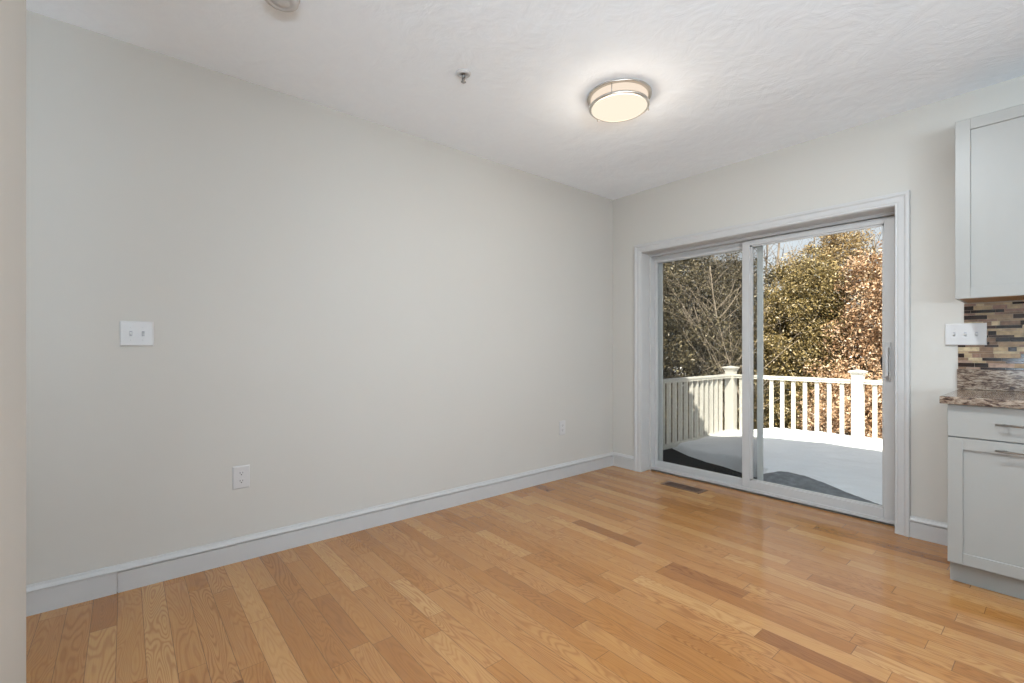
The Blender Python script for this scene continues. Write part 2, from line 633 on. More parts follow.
bl = MB()
board, cap = base_profile(0.0)
bl.prism(board, lambda p: (p[0] + 0.002, RY, p[1]), lambda p: (p[0] + 0.002, -3.708, p[1]))
board, cap = base_profile(0.004)
bl.prism(board, lambda p: (p[0], -3.705, p[1]), lambda p: (p[0], -0.002, p[1]))
bl.prism(cap, lambda p: (p[0], RY, p[1]), lambda p: (p[0], -0.002, p[1]))
struct(bl.build('baseboard_left', M['trim']))
bb = MB()
board, cap = base_profile(0.003)
for x0, x1 in ((0.0, 0.2555), (2.2465, 2.492)):
    for pr in (board, cap):
        bb.prism(pr, lambda p, x0=x0: (x0, -p[0], p[1]), lambda p, x1=x1: (x1, -p[0], p[1]))
struct(bb.build('baseboard_back', M['trim']))


# ------------------------------------------------------------------ sliding door
door = struct(empty('door_1', ((DX0 + DX1) / 2, 0.12, 0)))
# casing swept round the opening with mitred corners
prof = [(0.0, 0.0), (0.0, 0.010), (0.004, 0.013), (0.014, 0.0125), (0.018, 0.015), (0.046, 0.017), (0.050, 0.020), (0.056, 0.023), (0.070, 0.023), (0.074, 0.019), (0.074, 0.0)]
cas = MB()
ci0, ci1, cz = DX0 + 0.005, DX1 - 0.002, DZ + 0.003


def ring_at(k):
    res = []
    for u, t in prof:
        res.append({0: (ci0 - u, -t, 0.0), 1: (ci0 - u, -t, cz + u), 2: (ci1 + u, -t, cz + u), 3: (ci1 + u, -t, 0.0)}[k])
    return res


rings = [[cas.bm.verts.new(v) for v in ring_at(k)] for k in range(4)]
for i in range(3):
    for k in range(len(prof)):
        j = (k + 1) % len(prof)
        cas.bm.faces.new((rings[i][k], rings[i][j], rings[i + 1][j], rings[i + 1][k]))
cas.bm.faces.new(rings[0])
cas.bm.faces.new(rings[3][::-1])
cas.build('casing', M['trim'], door)
jb = MB()
jb.box((DX0 - 0.018, 0.0, 0.0), (DX0, 0.122, DZ + 0.018)).box((DX1, 0.0, 0.0), (DX1 + 0.018, 0.122, DZ + 0.018)).box((DX0, 0.0, DZ), (DX1, 0.122, DZ + 0.018))
jb.build('jamb_lining', M['trim'], door)
fr = MB()
FX0, FX1, FZ = 0.350, 2.150, 2.008       # clear opening of the vinyl frame
fr.box((DX0 - 0.016, 0.122, 0.0), (FX0, 0.265, DZ + 0.014), bev=0.0015)
fr.box((FX1, 0.122, 0.0), (DX1 + 0.016, 0.265, DZ + 0.014), bev=0.0015)
fr.box((FX0, 0.122, FZ), (FX1, 0.265, DZ + 0.014), bev=0.0015)
fr.box((FX0, 0.122, 0.0), (FX1, 0.265, 0.012))
fr.box((FX0, 0.122, 0.0), (FX1, 0.130, 0.036), bev=0.001)          # front lip of the sill
fr.box((FX0, 0.174, 0.0), (FX1, 0.180, 0.030))                     # track ribs
fr.box((FX0, 0.222, 0.0), (FX1, 0.228, 0.026))
fr.box((FX0, 0.150, 0.0), (FX1, 0.154, 0.020))
for y in (0.174, 0.222):
    fr.box((FX0, y, FZ - 0.020), (FX1, y + 0.005, FZ))
fr.build('door_frame', M['vinyl'], door)


def panel(name, x0, x1, z0, z1, y0, y1, sl, sr, rb, rt, bead=0.010):
    f = MB()
    f.box((x0, y0, z0), (x0 + sl, y1, z1), bev=0.002)
    f.box((x1 - sr, y0, z0), (x1, y1, z1), bev=0.002)
    f.box((x0 + sl, y0, z0), (x1 - sr, y1, z0 + rb), bev=0.002)
    f.box((x0 + sl, y0, z1 - rt), (x1 - sr, y1, z1), bev=0.002)
    # glazing beads, set back from the face
    gx0, gx1, gz0, gz1 = x0 + sl, x1 - sr, z0 + rb, z1 - rt
    ya, yb = y0 + 0.008, y1 - 0.008
    f.box((gx0, ya, gz0), (gx0 + bead, yb, gz1)).box((gx1 - bead * 0.5, ya, gz0), (gx1, yb, gz1))
    f.box((gx0, ya, gz0), (gx1, yb, gz0 + bead * 0.6)).box((gx0, ya, gz1 - bead * 0.6), (gx1, yb, gz1))
    o = f.build(name, M['vinyl'], door)
    ym = (y0 + y1) / 2
    MB().box((gx0 + bead, ym - 0.003, gz0 + 0.004), (gx1 - bead * 0.5, ym + 0.003, gz1 - 0.004)).build('glass_pane', M['glass'], o)
    return o


fixed = panel('fixed_panel', 0.345, 1.226, 0.022, 2.000, 0.184, 0.218, 0.024, 0.046, 0.058, 0.046, 0.006)
slid = panel('sliding_panel', 1.182, 2.146, 0.032, 2.003, 0.136, 0.170, 0.058, 0.055, 0.064, 0.040, 0.020)
# insect screen in the outer track, parked in front of the fixed panel
scr = MB()
for a, b in (((0.352, 0.236, 0.028), (0.397, 0.250, 2.0)), ((1.256, 0.236, 0.028), (1.300, 0.250, 2.0)),
             ((0.397, 0.236, 0.028), (1.256, 0.250, 0.070)), ((0.397, 0.236, 1.955), (1.256, 0.250, 2.0))):
    scr.box(a, b, bev=0.0015)
so = scr.build('screen_panel', M['vinyl'], door)
MB().box((0.397, 0.2425, 0.070), (1.256, 0.2432, 1.955)).build('screen_mesh', M['screen'], so)

# handle set: white inside plate and grip, dark pull outside
hz = 1.065
hm = MB()
hm.box((2.098, 0.126, hz - 0.13), (2.128, 0.137, hz + 0.12), bev=0.003, seg=2)
hm.box((2.104, 0.096, hz + 0.055), (2.122, 0.130, hz + 0.085), bev=0.004, seg=2)
hm.box((2.104, 0.096, hz - 0.095), (2.122, 0.130, hz - 0.070), bev=0.004, seg=2)
hm.box((2.103, 0.090, hz - 0.100), (2.122, 0.104, hz + 0.090), bev=0.005, seg=2)
ho = hm.build('door_handle', M['vinyl'], slid)
pts = []
for k in range(11):
    t = k / 10
    pts.append((2.108 - 0.045 * math.sin(math.pi * t), 0.176 + 0.028 * math.sin(math.pi * t), hz - 0.10 + 0.19 * t))
MB().tube(pts, 0.006, 8).build('outside_pull', M['black_metal'], slid)['label'] = 'dark curved outside pull'


# ------------------------------------------------------------------ wall plates
def screw(mb, y, z, s=1):
    mb.lathe([(0.0032, 0.0), (0.0032, 0.0012), (0.0022, 0.0018)], (0, y, z), seg=10, axis='X')


def plate_left(name, y0, y1, z0, z1, label, cat, group, toggles):
    """plate on the left wall (faces +x)"""
    root = empty(name, (0, (y0 + y1) / 2, z0))
    tag(root, label, cat, group)
    t = 0.0065
    b = MB()
    pr = [(y0, z0), (y1, z0), (y1, z1), (y0, z1)]
    c = 0.005
    inner = [(y0 + c, z0 + c), (y1 - c, z0 + c), (y1 - c, z1 - c), (y0 + c, z1 - c)]
    v0 = [b.bm.verts.new((0.0005, *p)) for p in pr]
    v1 = [b.bm.verts.new((t * 0.6, *p)) for p in pr]
    v2 = [b.bm.verts.new((t, *p)) for p in inner]
    for A, B in ((v0, v1), (v1, v2)):
        for i in range(4):
            j = (i + 1) % 4
            b.bm.faces.new((A[i], A[j], B[j], B[i]))
    b.bm.faces.new(v2)
    b.bm.faces.new(v0[::-1])
    b.build('plate', M['plate'], root)
    return root, t


root, t = plate_left('light_switch', -3.698, -3.570, 1.157, 1.276, 'white two-toggle switch plate on the bare left wall', 'light switch', None, 2)
zc = (1.157 + 1.276) / 2
for yc in (-3.634 - 0.023, -3.634 + 0.023):
    MB().box((t - 0.001, yc - 0.0055, zc - 0.0125), (t + 0.0006, yc + 0.0055, zc + 0.0125)).build('toggle_slot', M['grey_slot'], root)
    tg = MB()
    tg.prism([(t, zc - 0.005), (t, zc + 0.008), (t + 0.014, zc + 0.004), (t + 0.014, zc - 0.004)][::-1], lambda p, yc=yc: (p[0], yc - 0.0038, p[1] - 0.001), lambda p, yc=yc: (p[0], yc + 0.0038, p[1] - 0.001))
    tg.build('toggle', M['plate'], root)
    for dz in (0.030, -0.030):
        MB().lathe([(0.0030, 0.0), (0.0030, 0.0010), (0.0018, 0.0016)], (t, yc, zc + dz), seg=10, axis='X').build('screw', M['plate'], root)


def outlet(y0, y1, z0, z1, label):
    root, t = plate_left('wall_outlet', y0, y1, z0, z1, label, 'outlet', None, 0)
    yc, zc = (y0 + y1) / 2, (z0 + z1) / 2
    for s in (1, -1):
        cz_ = zc + s * 0.021
        f = MB()
        out = []
        for k in range(24):
            a = 2 * math.pi * k / 24
            out.append((yc + 0.0165 * math.cos(a), cz_ + max(-0.0125, min(0.0125, 0.0165 * math.sin(a)))))
        f.prism(out, lambda p: (t - 0.001, *p), lambda p: (t + 0.0018, *p))
        so_ = f.build('socket', M['plate'], root)
        e = MB()
        e.box((t + 0.0015, yc - 0.0078, cz_ - 0.001), (t + 0.0021, yc - 0.0050, cz_ + 0.0085))
        e.box((t + 0.0015, yc + 0.0050, cz_ - 0.001), (t + 0.0021, yc + 0.0074, cz_ + 0.0075))
        e.lathe([(0.0030, 0.0), (0.0030, 0.0006)], (t + 0.0015, yc, cz_ - 0.0068), seg=12, axis='X')
        e.build('slots', M['dark_slot'], so_)
    MB().lathe([(0.0028, 0.0), (0.0028, 0.0010), (0.0018, 0.0015)], (t, yc, zc), seg=10, axis='X').build('screw', M['plate'], root)


outlet(-3.237, -3.155, 0.389, 0.511, 'white wall outlet on the left wall, below and beside the two-toggle switch plate')
outlet(-0.752, -0.676, 0.383, 0.506, 'small far wall outlet on the left wall near the room corner')

# three-toggle plate on the back wall beside the tiles (faces -y)
root = tag(empty('light_switch', (2.49, 0, 1.166)), 'white three-toggle switch plate overlapping the tile backsplash edge', 'light switch')
x0, x1, z0, z1 = 2.404, 2.575, 1.164, 1.288
b = MB()
yb_, yf, yf2 = -0.0005, -0.0125, -0.0155
c = 0.005
v0 = [b.bm.verts.new((p[0], yb_, p[1])) for p in ((x0, z0), (x1, z0), (x1, z1), (x0, z1))]
v1 = [b.bm.verts.new((p[0], yf, p[1])) for p in ((x0, z0), (x1, z0), (x1, z1), (x0, z1))]
v2 = [b.bm.verts.new((p[0], yf2, p[1])) for p in ((x0 + c, z0 + c), (x1 - c, z0 + c), (x1 - c, z1 - c), (x0 + c, z1 - c))]
for A, B in ((v0, v1), (v1, v2)):
    for i in range(4):
        j = (i + 1) % 4
        b.bm.faces.new((A[i], A[j], B[j], B[i]))
b.bm.faces.new(v2)
b.bm.faces.new(v0[::-1])
b.build('plate', M['plate'], root)
zc = (z0 + z1) / 2
for xc in (2.4895 - 0.046, 2.4895, 2.4895 + 0.046):
    MB().box((xc - 0.0055, yf2 - 0.0006, zc - 0.0125), (xc + 0.0055, yf2 + 0.001, zc + 0.0125)).build('toggle_slot', M['grey_slot'], root)
    MB().prism([(yf2, zc - 0.008), (yf2, zc + 0.005), (yf2 - 0.014, zc + 0.004), (yf2 - 0.014, zc - 0.004)], lambda p, xc=xc: (xc - 0.0038, p[0], p[1]), lambda p, xc=xc: (xc + 0.0038, p[0], p[1])).build('toggle', M['plate'], root)
    for dz in (0.030, -0.030):
        MB().lathe([(0.0030, 0.0), (0.0030, 0.0010), (0.0018, 0.0016)], (xc, yf2, zc + dz), seg=10, axis='Y', up=-1).build('screw', M['plate'], root)

# ------------------------------------------------------------------ floor register
root = tag(empty('floor_vent', (0.830, -0.137, 0)), 'brown metal floor register set in the oak in front of the sliding door', 'floor vent')
vx0, vx1, vy0, vy1 = 0.658, 1.004, -0.207, -0.075
f = MB()
for a, b in (((vx0, vy0, 0.0), (vx1, vy0 + 0.020, 0.004)), ((vx0, vy1 - 0.020, 0.0), (vx1, vy1, 0.004)),
             ((vx0, vy0 + 0.020, 0.0), (vx0 + 0.026, vy1 - 0.020, 0.004)), ((vx1 - 0.026, vy0 + 0.020, 0.0), (vx1, vy1 - 0.020, 0.004)),
             ((0.827, vy0 + 0.020, 0.0), (0.837, vy1 - 0.020, 0.004))):
    f.box(a, b, bev=0.001)
f.build('register_frame', M['bronze'], root)
MB().box((vx0 + 0.020, vy0 + 0.016, 0.0003), (vx1 - 0.020, vy1 - 0.016, 0.0010)).build('duct_opening', M['vent_dark'], root)
f = MB()
for x_a, x_b in ((vx0 + 0.026, 0.827), (0.837, vx1 - 0.026)):
    n = 8
    for k in range(n):
        xx = x_a + (x_b - x_a) * (k + 0.5) / n
        f.box((xx - 0.003, vy0 + 0.020, 0.0010), (xx + 0.003, vy1 - 0.020, 0.0030))
f.build('louvre_slats', M['bronze'], root)

# ------------------------------------------------------------------ kitchen run on the back wall


def shaker(name, x0, x1, z0, z1, yb, parent, rail=0.057):
    """shaker door or drawer front; yb = carcass face, front faces -y"""
    f = MB()
    yf = yb - 0.020
    f.box((x0, yf, z0), (x0 + rail, yb, z1), bev=0.0012)
    f.box((x1 - rail, yf, z0), (x1, yb, z1), bev=0.0012)
    f.box((x0 + rail, yf, z0), (x1 - rail, yb, z0 + rail), bev=0.0012)
    f.box((x0 + rail, yf, z1 - rail), (x1 - rail, yb, z1), bev=0.0012)
    f.box((x0 + rail - 0.002, yf + 0.009, z0 + rail - 0.002), (x1 - rail + 0.002, yb - 0.001, z1 - rail + 0.002))
    return f.build(name, M['cabinet'], parent)


def bar_handle(x0, x1, z, yface, parent):
    f = MB()
    yb = yface - 0.030
    f.tube([(x0, yb, z), (x1, yb, z)], 0.0050, 12)
    for xx in (x0 + 0.032, x1 - 0.032):
        f.tube([(xx, yface + 0.001, z), (xx, yb, z)], 0.0042, 10)
    return f.build('handle', M['steel'], parent)


BX0, BX1 = 2.486, 3.096
cab = tag(empty('base_cabinet', ((BX0 + BX1) / 2, -0.30, 0)), 'white shaker base cabinet under the granite worktop', 'cabinet')
f = MB()
f.box((BX0, -0.585, 0.105), (BX1, -0.001, 0.876), bev=0.001)
f.build('carcass', M['cabinet'], cab)
MB().box((BX0 + 0.002, -0.530, 0.0), (BX1, -0.515, 0.105)).box((BX0 + 0.002, -0.515, 0.0), (BX0 + 0.018, -0.002, 0.105)).build('toe_kick', M['cabinet'], cab)
df = MB().box((BX0 + 0.002, -0.6055, 0.722), (BX1 - 0.002, -0.586, 0.874), bev=0.0015).build('drawer', M['cabinet'], cab)
bar_handle(2.652, 2.942, 0.797, -0.6055, df)
dd = shaker('door', BX0 + 0.002, BX1 - 0.002, 0.112, 0.716, -0.586, cab, 0.054)
bar_handle(2.652, 2.942, 0.678, -0.606, dd)
cab2 = tag(empty('base_cabinet', (3.4, -0.30, 0)), 'white base cabinet continuing the run to the right, out of the frame', 'cabinet')
MB().box((3.098, -0.585, 0.105), (4.30, -0.001, 0.876)).build('carcass', M['cabinet'], cab2)
MB().box((3.098, -0.530, 0.0), (4.30, -0.515, 0.105)).build('toe_kick', M['cabinet'], cab2)
for xa, xb in ((3.100, 3.700), (3.704, 4.298)):
    d2 = MB().box((xa, -0.6055, 0.722), (xb, -0.586, 0.874), bev=0.0015).build('drawer', M['cabinet'], cab2)
    bar_handle((xa + xb) / 2 - 0.145, (xa + xb) / 2 + 0.145, 0.797, -0.6055, d2)
    shaker('door', xa, xb, 0.112, 0.716, -0.586, cab2, 0.054)

ct = tag(empty('granite_worktop', (3.3, -0.31, 0.876)), 'speckled brown granite worktop on the white base cabinet', 'worktop')
MB().box((2.462, -0.633, 0.8775), (4.32, -0.001, 0.914), bev=0.004, seg=2).build('slab', M['granite'], ct)
MB().box((2.456, -0.021, 0.9145), (4.32, -0.0015, 1.027), bev=0.0015).build('upstand', M['granite'], ct)

UX0 = 2.484
up = tag(empty('wall_cabinet', (2.8, -0.16, 1.403)), 'white shaker wall cabinet hung above the tile backsplash', 'cabinet')
f = MB()
f.box((UX0, -0.322, 1.405), (UX0 + 0.62, -0.001, 2.326), bev=0.001)
f.build('carcass', M['cabinet'], up)
MB().box((UX0 + 0.016, -0.318, 1.4020), (UX0 + 0.61, -0.012, 1.4048)).build('bottom_panel', M['cab_wood'], up)['label'] = 'bare brown wood underside'
shaker('door', UX0 + 0.001, UX0 + 0.618, 1.403, 2.328, -0.323, up, 0.057)

# mosaic backsplash: thin strips of stone and glass
tile_cols = [(0.018, 0.008, 0.006), (0.040, 0.020, 0.016), (0.17, 0.095, 0.050), (0.27, 0.175, 0.095), (0.34, 0.24, 0.13), (0.42, 0.32, 0.19), (0.21, 0.115, 0.075), (0.29, 0.185, 0.13)]
tmats = [plain('mosaic_tile_%s' % n, c_, 0.12 if i < 2 else 0.35, var=0.28, vscale=55) for i, (n, c_) in enumerate(zip(('black', 'umber', 'brown', 'taupe', 'sand', 'cream', 'russet', 'rose'), tile_cols))]
tmats.append(plain('tile_grout', (0.30, 0.24, 0.18), 0.9))
tb = MB()
tb.box((2.484, -0.0050, 1.0275), (4.32, -0.0006, 1.4015), mi=8)
tb.box((2.459, -0.0050, 1.0275), (2.484, -0.0006, 1.2400), mi=8)
rnd = random.Random(21)
z = 1.0285
rowi = 0
while z < 1.395:
    hgt = (0.0125, 0.0235, 0.0125, 0.0170, 0.0235)[rowi % 5]
    hgt = min(hgt, 1.4010 - z)
    xs = 2.459 if z < 1.228 else 2.484
    x = xs
    first = True
    while x < 3.3:
        wdt = rnd.choice((0.032, 0.055, 0.075, 0.098, 0.098))
        if first:
            wdt *= rnd.uniform(0.4, 1.0)
            first = False
        mi = rnd.choices(range(8), weights=(22, 12, 14, 14, 16, 14, 12, 10))[0]
        tb.box((x, -0.0085 - 0.0008 * rnd.random(), z), (x + wdt - 0.0016, -0.004, z + hgt - 0.0016), mi=mi)
        x += wdt
    z += hgt
    rowi += 1
tag(tb.build('tile_backsplash', tmats), 'backsplash of thin brown, cream and black mosaic strips behind the worktop', 'backsplash')

# ------------------------------------------------------------------ ceiling fixtures
lx, ly = 1.207, -1.492
lamp = tag(empty('ceiling_light', (lx, ly, H)), 'lit round flush ceiling light with nickel rings and frosted glass', 'ceiling light')
MB().lathe([(0.176, 0.0), (0.181, 0.003), (0.181, 0.011), (0.176, 0.013), (0.158, 0.013), (0.158, 0.0)], (lx, ly, H), up=-1, seg=72).build('ceiling_ring', M['ring'], lamp)
MB().lathe([(0.157, 0.008), (0.160, 0.012), (0.160, 0.060), (0.157, 0.064)], (lx, ly, H), up=-1, seg=72).build('glass_drum', M['lamp_side'], lamp)
rg = MB()
pr = [(0.152, 0.058), (0.165, 0.056), (0.169, 0.060), (0.169, 0.070), (0.163, 0.074), (0.156, 0.074)]
seg = 72
rr_ = [[rg.bm.verts.new((lx + r_ * math.cos(2 * math.pi * k / seg), ly + r_ * math.sin(2 * math.pi * k / seg), H - h_)) for k in range(seg)] for r_, h_ in pr]
for i in range(len(pr)):
    for k in range(seg):
        fc = rg.bm.faces.new((rr_[i][k], rr_[i][(k + 1) % seg], rr_[(i + 1) % len(pr)][(k + 1) % seg], rr_[(i + 1) % len(pr)][k]))
        fc.smooth = True
rg.build('trim_ring', M['ring'], lamp)
MB().lathe([(0.156, 0.064), (0.157, 0.071), (0.145, 0.076), (0.10, 0.080), (0.05, 0.082), (0.004, 0.0825)], (lx, ly, H), up=-1, seg=72).build('diffuser', M['lamp_disc'], lamp)
for deg in (-66.0, 54.0, 174.0):
    a = R(deg) + 0.0
    px_, py_ = lx + 0.1725 * math.cos(a), ly + 0.1715 * math.sin(a)
    g = MB().tube([(px_, py_, H - 0.008), (px_, py_, H - 0.070)], 0.0026, 8)
    g.lathe([(0.0045, 0.0), (0.0052, 0.003), (0.0045, 0.007), (0.002, 0.009)], (px_, py_, H - 0.069), up=-1, seg=12)
    g.build('rod', M['nickel'], lamp)
# the lamp's own throw: bulb light leaving the drum sideways and down
light('ceiling_light_glow', 'POINT', (lx, ly, H - 0.15), 7.0, (1.0, 0.88, 0.74), shadow_soft_size=0.14)

sx, sy = 0.818, -2.304
spk = tag(empty('fire_sprinkler', (sx, sy, H)), 'small fire sprinkler head in a white ceiling rosette', 'sprinkler')
MB().lathe([(0.038, 0.0), (0.038, 0.004), (0.034, 0.009), (0.030, 0.011), (0.018, 0.011), (0.017, 0.004)], (sx, sy, H), up=-1, seg=36).build('escutcheon', M['plate'], spk)
MB().lathe([(0.010, 0.0), (0.010, 0.020), (0.007, 0.024), (0.006, 0.026)], (sx, sy, H), up=-1, seg=16).build('sprinkler_body', M['steel'], spk)
f = MB()
for s in (-1, 1):
    f.tube([(sx + s * 0.009, sy, H - 0.018), (sx + s * 0.012, sy, H - 0.030), (sx + s * 0.007, sy, H - 0.042), (sx, sy, H - 0.047)], 0.0018, 8)
f.tube([(sx, sy, H - 0.022), (sx, sy, H - 0.046)], 0.0022, 8)
f.build('sprinkler_frame', M['black_metal'], spk)
MB().lathe([(0.013, 0.0), (0.014, 0.001), (0.004, 0.003)], (sx, sy, H - 0.046), up=-1, seg=20).build('deflector', M['steel'], spk)

mx_, my_ = 0.800, -3.188
smk = tag(empty('smoke_detector', (mx_, my_, H)), 'round white smoke detector on the ceiling, cut by the top edge of the photo', 'smoke detector')
MB().lathe([(0.072, 0.0), (0.072, 0.010), (0.069, 0.013), (0.066, 0.013)], (mx_, my_, H), up=-1, seg=48).build('base_plate', M['plate'], smk)
f = MB().lathe([(0.066, 0.012), (0.068, 0.018), (0.066, 0.030), (0.056, 0.036), (0.040, 0.037), (0.036, 0.034), (0.032, 0.037), (0.010, 0.040)], (mx_, my_, H), up=-1, seg=48)
f.build('cover', M['plate'], smk)
f = MB()
for a_ in (R(15), R(25)):
    f.box((mx_ + 0.050 * math.cos(a_) - 0.002, my_ + 0.050 * math.sin(a_) - 0.002, H - 0.0375), (mx_ + 0.050 * math.cos(a_) + 0.002, my_ + 0.050 * math.sin(a_) + 0.002, H - 0.034))
f.build('indicator', M['dark_slot'], smk)

# added ceiling cans, out of view, that fill the room with light
for i, (kx, ky) in enumerate(((2.2, -1.85), (4.4, -3.2), (3.3, -4.7), (4.4, -4.7))):
    rl = tag(empty('added_can_light', (kx, ky, H)), 'added ceiling can light, out of view, that brightens the room', 'ceiling light', 'added fill lights out of view')
    MB().lathe([(0.070, 0.0), (0.095, 0.0), (0.095, 0.004), (0.075, 0.006)], (kx, ky, H), up=-1, seg=32).build('trim_ring', M['plate'], rl)
    l = light('added_can_fill', 'AREA', (kx, ky, H - 0.02), 46 if i == 0 else 4, (0.86, 0.94, 1.0), shape='DISK', size=0.14)


# ------------------------------------------------------------------ deck, snow, railing
def hgrid(name, x0, x1, nx, y0, y1, ny, fn, mat, smooth=True, parent=None):
    xs_ = np.linspace(x0, x1, nx)
    ys_ = np.linspace(y0, y1, ny)
    verts = [(x_, y_, fn(x_, y_)) for y_ in ys_ for x_ in xs_]
    faces = [(j * nx + i, j * nx + i + 1, (j + 1) * nx + i + 1, (j + 1) * nx + i) for j in range(ny - 1) for i in range(nx - 1)]
    me = D.meshes.new(name)
    me.from_pydata(verts, [], faces)
    me.materials.append(mat)
    if smooth:
        me.polygons.foreach_set('use_smooth', [True] * len(faces))
    o = D.objects.new(name, me)
    COL.objects.link(o)
    if parent:
        par(o, parent)
    return o


def sm(a, b, t):
    t = max(0.0, min(1.0, (t - a) / (b - a)))
    return t * t * (3 - 2 * t)


def interp(pts, x):
    if x <= pts[0][0]:
        return pts[0][1]
    for (xa, ya), (xb, yb) in zip(pts, pts[1:]):
        if x <= xb:
            return ya + (yb - ya) * (x - xa) / (xb - xa)
    return pts[-1][1]


DECK = -0.12
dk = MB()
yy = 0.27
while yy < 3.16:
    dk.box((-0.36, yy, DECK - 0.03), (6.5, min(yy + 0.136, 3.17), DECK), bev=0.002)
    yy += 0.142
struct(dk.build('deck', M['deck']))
dfm = MB()
dfm.box((-0.36, 0.27, DECK - 0.30), (-0.32, 3.17, DECK - 0.031)).box((-0.32, 3.13, DECK - 0.30), (6.5, 3.17, DECK - 0.031))
for px_ in (-0.27, 2.2, 4.4, 6.3):
    dfm.box((px_ - 0.05, 3.02, -2.75), (px_ + 0.05, 3.12, DECK - 0.031))
struct(dfm.build('deck_frame', M['bark']))

edge_l = [(-0.35, 1.66), (0.0, 1.43), (0.3, 1.31), (0.5, 1.27), (0.72, 1.17), (0.9, 1.10), (1.02, 0.98), (1.13, 0.50), (1.3, 0.28), (2.3, 0.27)]


def snow_h(x, y):
    back = interp([(-0.35, -0.05), (-0.1, -0.035), (0.25, 0.045), (0.62, 0.072), (1.12, 0.095), (1.6, 0.104), (6.5, 0.10)], x)
    left = -0.055
    # the drift is lower against the left railing and toward the house
    mid = interp([(-0.35, -0.055), (0.1, -0.03), (0.5, 0.0), (1.2, 0.02), (2.5, 0.03), (6.5, 0.03)], x)
    h = mid + (back - mid) * sm(1.2, 2.9, y)
    h += 0.010 * math.sin(x * 3.1 + y * 2.0) * sm(0, 1.5, y) * sm(-0.3, 0.6, x)
    h += 0.006 * math.sin(x * 1.7 - y * 5.3)
    h += 0.022 * (mnoise.noise(Vector((x * 1.1 + y * 0.5, y * 2.6 - x * 0.8, 3.0)))) + 0.008 * mnoise.noise(Vector((x * 4.0, y * 9.0 - x * 2.0, 7.0)))
    e = interp(edge_l, x)
    # scooped hollow down to the bare deck on the left
    h = (DECK - 0.02) + (h - DECK + 0.02) * sm(e - 0.05, e + 0.05, y) if x < 2.3 else h
    return h


tag(hgrid('snow_cover', -0.345, 6.5, 340, 0.275, 3.165, 190, snow_h, M['snow']), 'deep smooth snow lying over the deck boards', 'snow', kind='stuff')


# snow drift before the right-hand pane; its house-side shade is painted dark grey
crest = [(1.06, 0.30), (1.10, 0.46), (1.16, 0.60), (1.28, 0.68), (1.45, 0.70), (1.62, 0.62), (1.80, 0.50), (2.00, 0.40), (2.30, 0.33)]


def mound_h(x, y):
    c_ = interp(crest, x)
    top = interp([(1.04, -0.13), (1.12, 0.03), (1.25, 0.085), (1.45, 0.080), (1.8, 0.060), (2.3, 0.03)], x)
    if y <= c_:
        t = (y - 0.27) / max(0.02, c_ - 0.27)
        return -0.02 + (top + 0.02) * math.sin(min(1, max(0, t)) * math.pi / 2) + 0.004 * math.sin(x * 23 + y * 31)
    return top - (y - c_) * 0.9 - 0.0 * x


tag(hgrid('shaded_drift', 1.05, 2.30, 90, 0.272, 0.80, 60, mound_h, M['drift_shade']), 'snow drift banked against the sliding glass panel, its shade painted dark grey', 'snow', kind='stuff')

# railing
rail = tag(empty('deck_railing', (2.5, 3.05, DECK)), 'cream white deck railing with square balusters and capped posts', 'railing')
RY_ = 3.075     # centre line of the back run
RX_ = -0.285    # centre line of the left run
RT = 0.772      # top of the rail


def post(x, y, p=0.055):
    o = MB().box((x - p, y - p, DECK), (x + p, y + p, 0.835), bev=0.003).build('post', M['rail'], rail)
    c_ = MB()
    lv = [(p + 0.003, 0.815), (p + 0.005, 0.835), (p + 0.014, 0.850), (p + 0.026, 0.858), (p + 0.028, 0.868), (p + 0.018, 0.876), (0.004, 0.892)]
    rs = [[c_.bm.verts.new((x + sx_ * r_, y + sy_ * r_, z_)) for sx_, sy_ in ((-1, -1), (1, -1), (1, 1), (-1, 1))] for r_, z_ in lv]
    for i in range(len(rs) - 1):
        for k in range(4):
            c_.bm.faces.new((rs[i][k], rs[i][(k + 1) % 4], rs[i + 1][(k + 1) % 4], rs[i + 1][k]))
    c_.bm.faces.new(rs[0])
    c_.bm.faces.new(rs[-1])
    c_.build('post_cap', M['rail'], o)
    return o


POSTX = (1.245, 2.85, 4.45, 6.05)
post(RX_, RY_ + 0.02, 0.062)
for px_ in POSTX:
    post(px_, RY_)
post(RX_, 0.34, 0.055)
spans = [(RX_ + 0.06, POSTX[0] - 0.055), (POSTX[0] + 0.055, POSTX[1] - 0.055), (POSTX[1] + 0.055, POSTX[2] - 0.055), (POSTX[2] + 0.055, POSTX[3] - 0.055)]
hprof = [(-0.040, 0.0), (-0.034, 0.018), (-0.044, 0.024), (-0.044, 0.040), (-0.030, 0.050), (0.030, 0.050), (0.044, 0.040), (0.044, 0.024), (0.034, 0.018), (0.040, 0.0)]
for xa, xb in spans:
    MB().prism(hprof, lambda p: (xa, RY_ + p[0], RT - 0.050 + p[1]), lambda p: (xb, RY_ + p[0], RT - 0.050 + p[1])).build('top_rail', M['rail'], rail)
    MB().box((xa, RY_ - 0.028, -0.07), (xb, RY_ + 0.028, -0.02), bev=0.003).build('bottom_rail', M['rail'], rail)
MB().prism(hprof, lambda p: (RX_ + p[0], 0.395, RT - 0.050 + p[1]), lambda p: (RX_ + p[0], RY_ - 0.04, RT - 0.050 + p[1])).build('top_rail', M['rail'], rail)
MB().box((RX_ - 0.028, 0.395, -0.08), (RX_ + 0.028, RY_ - 0.04, -0.03), bev=0.003).build('bottom_rail', M['rail'], rail)
bxs = [1.085 - 0.1347 * k for k in range(10)] + [1.41 + 0.1347 * k for k in range(10)]
bxs += [2.985 + 0.1347 * k for k in range(11)]
bw = 0.020
base_bal = None
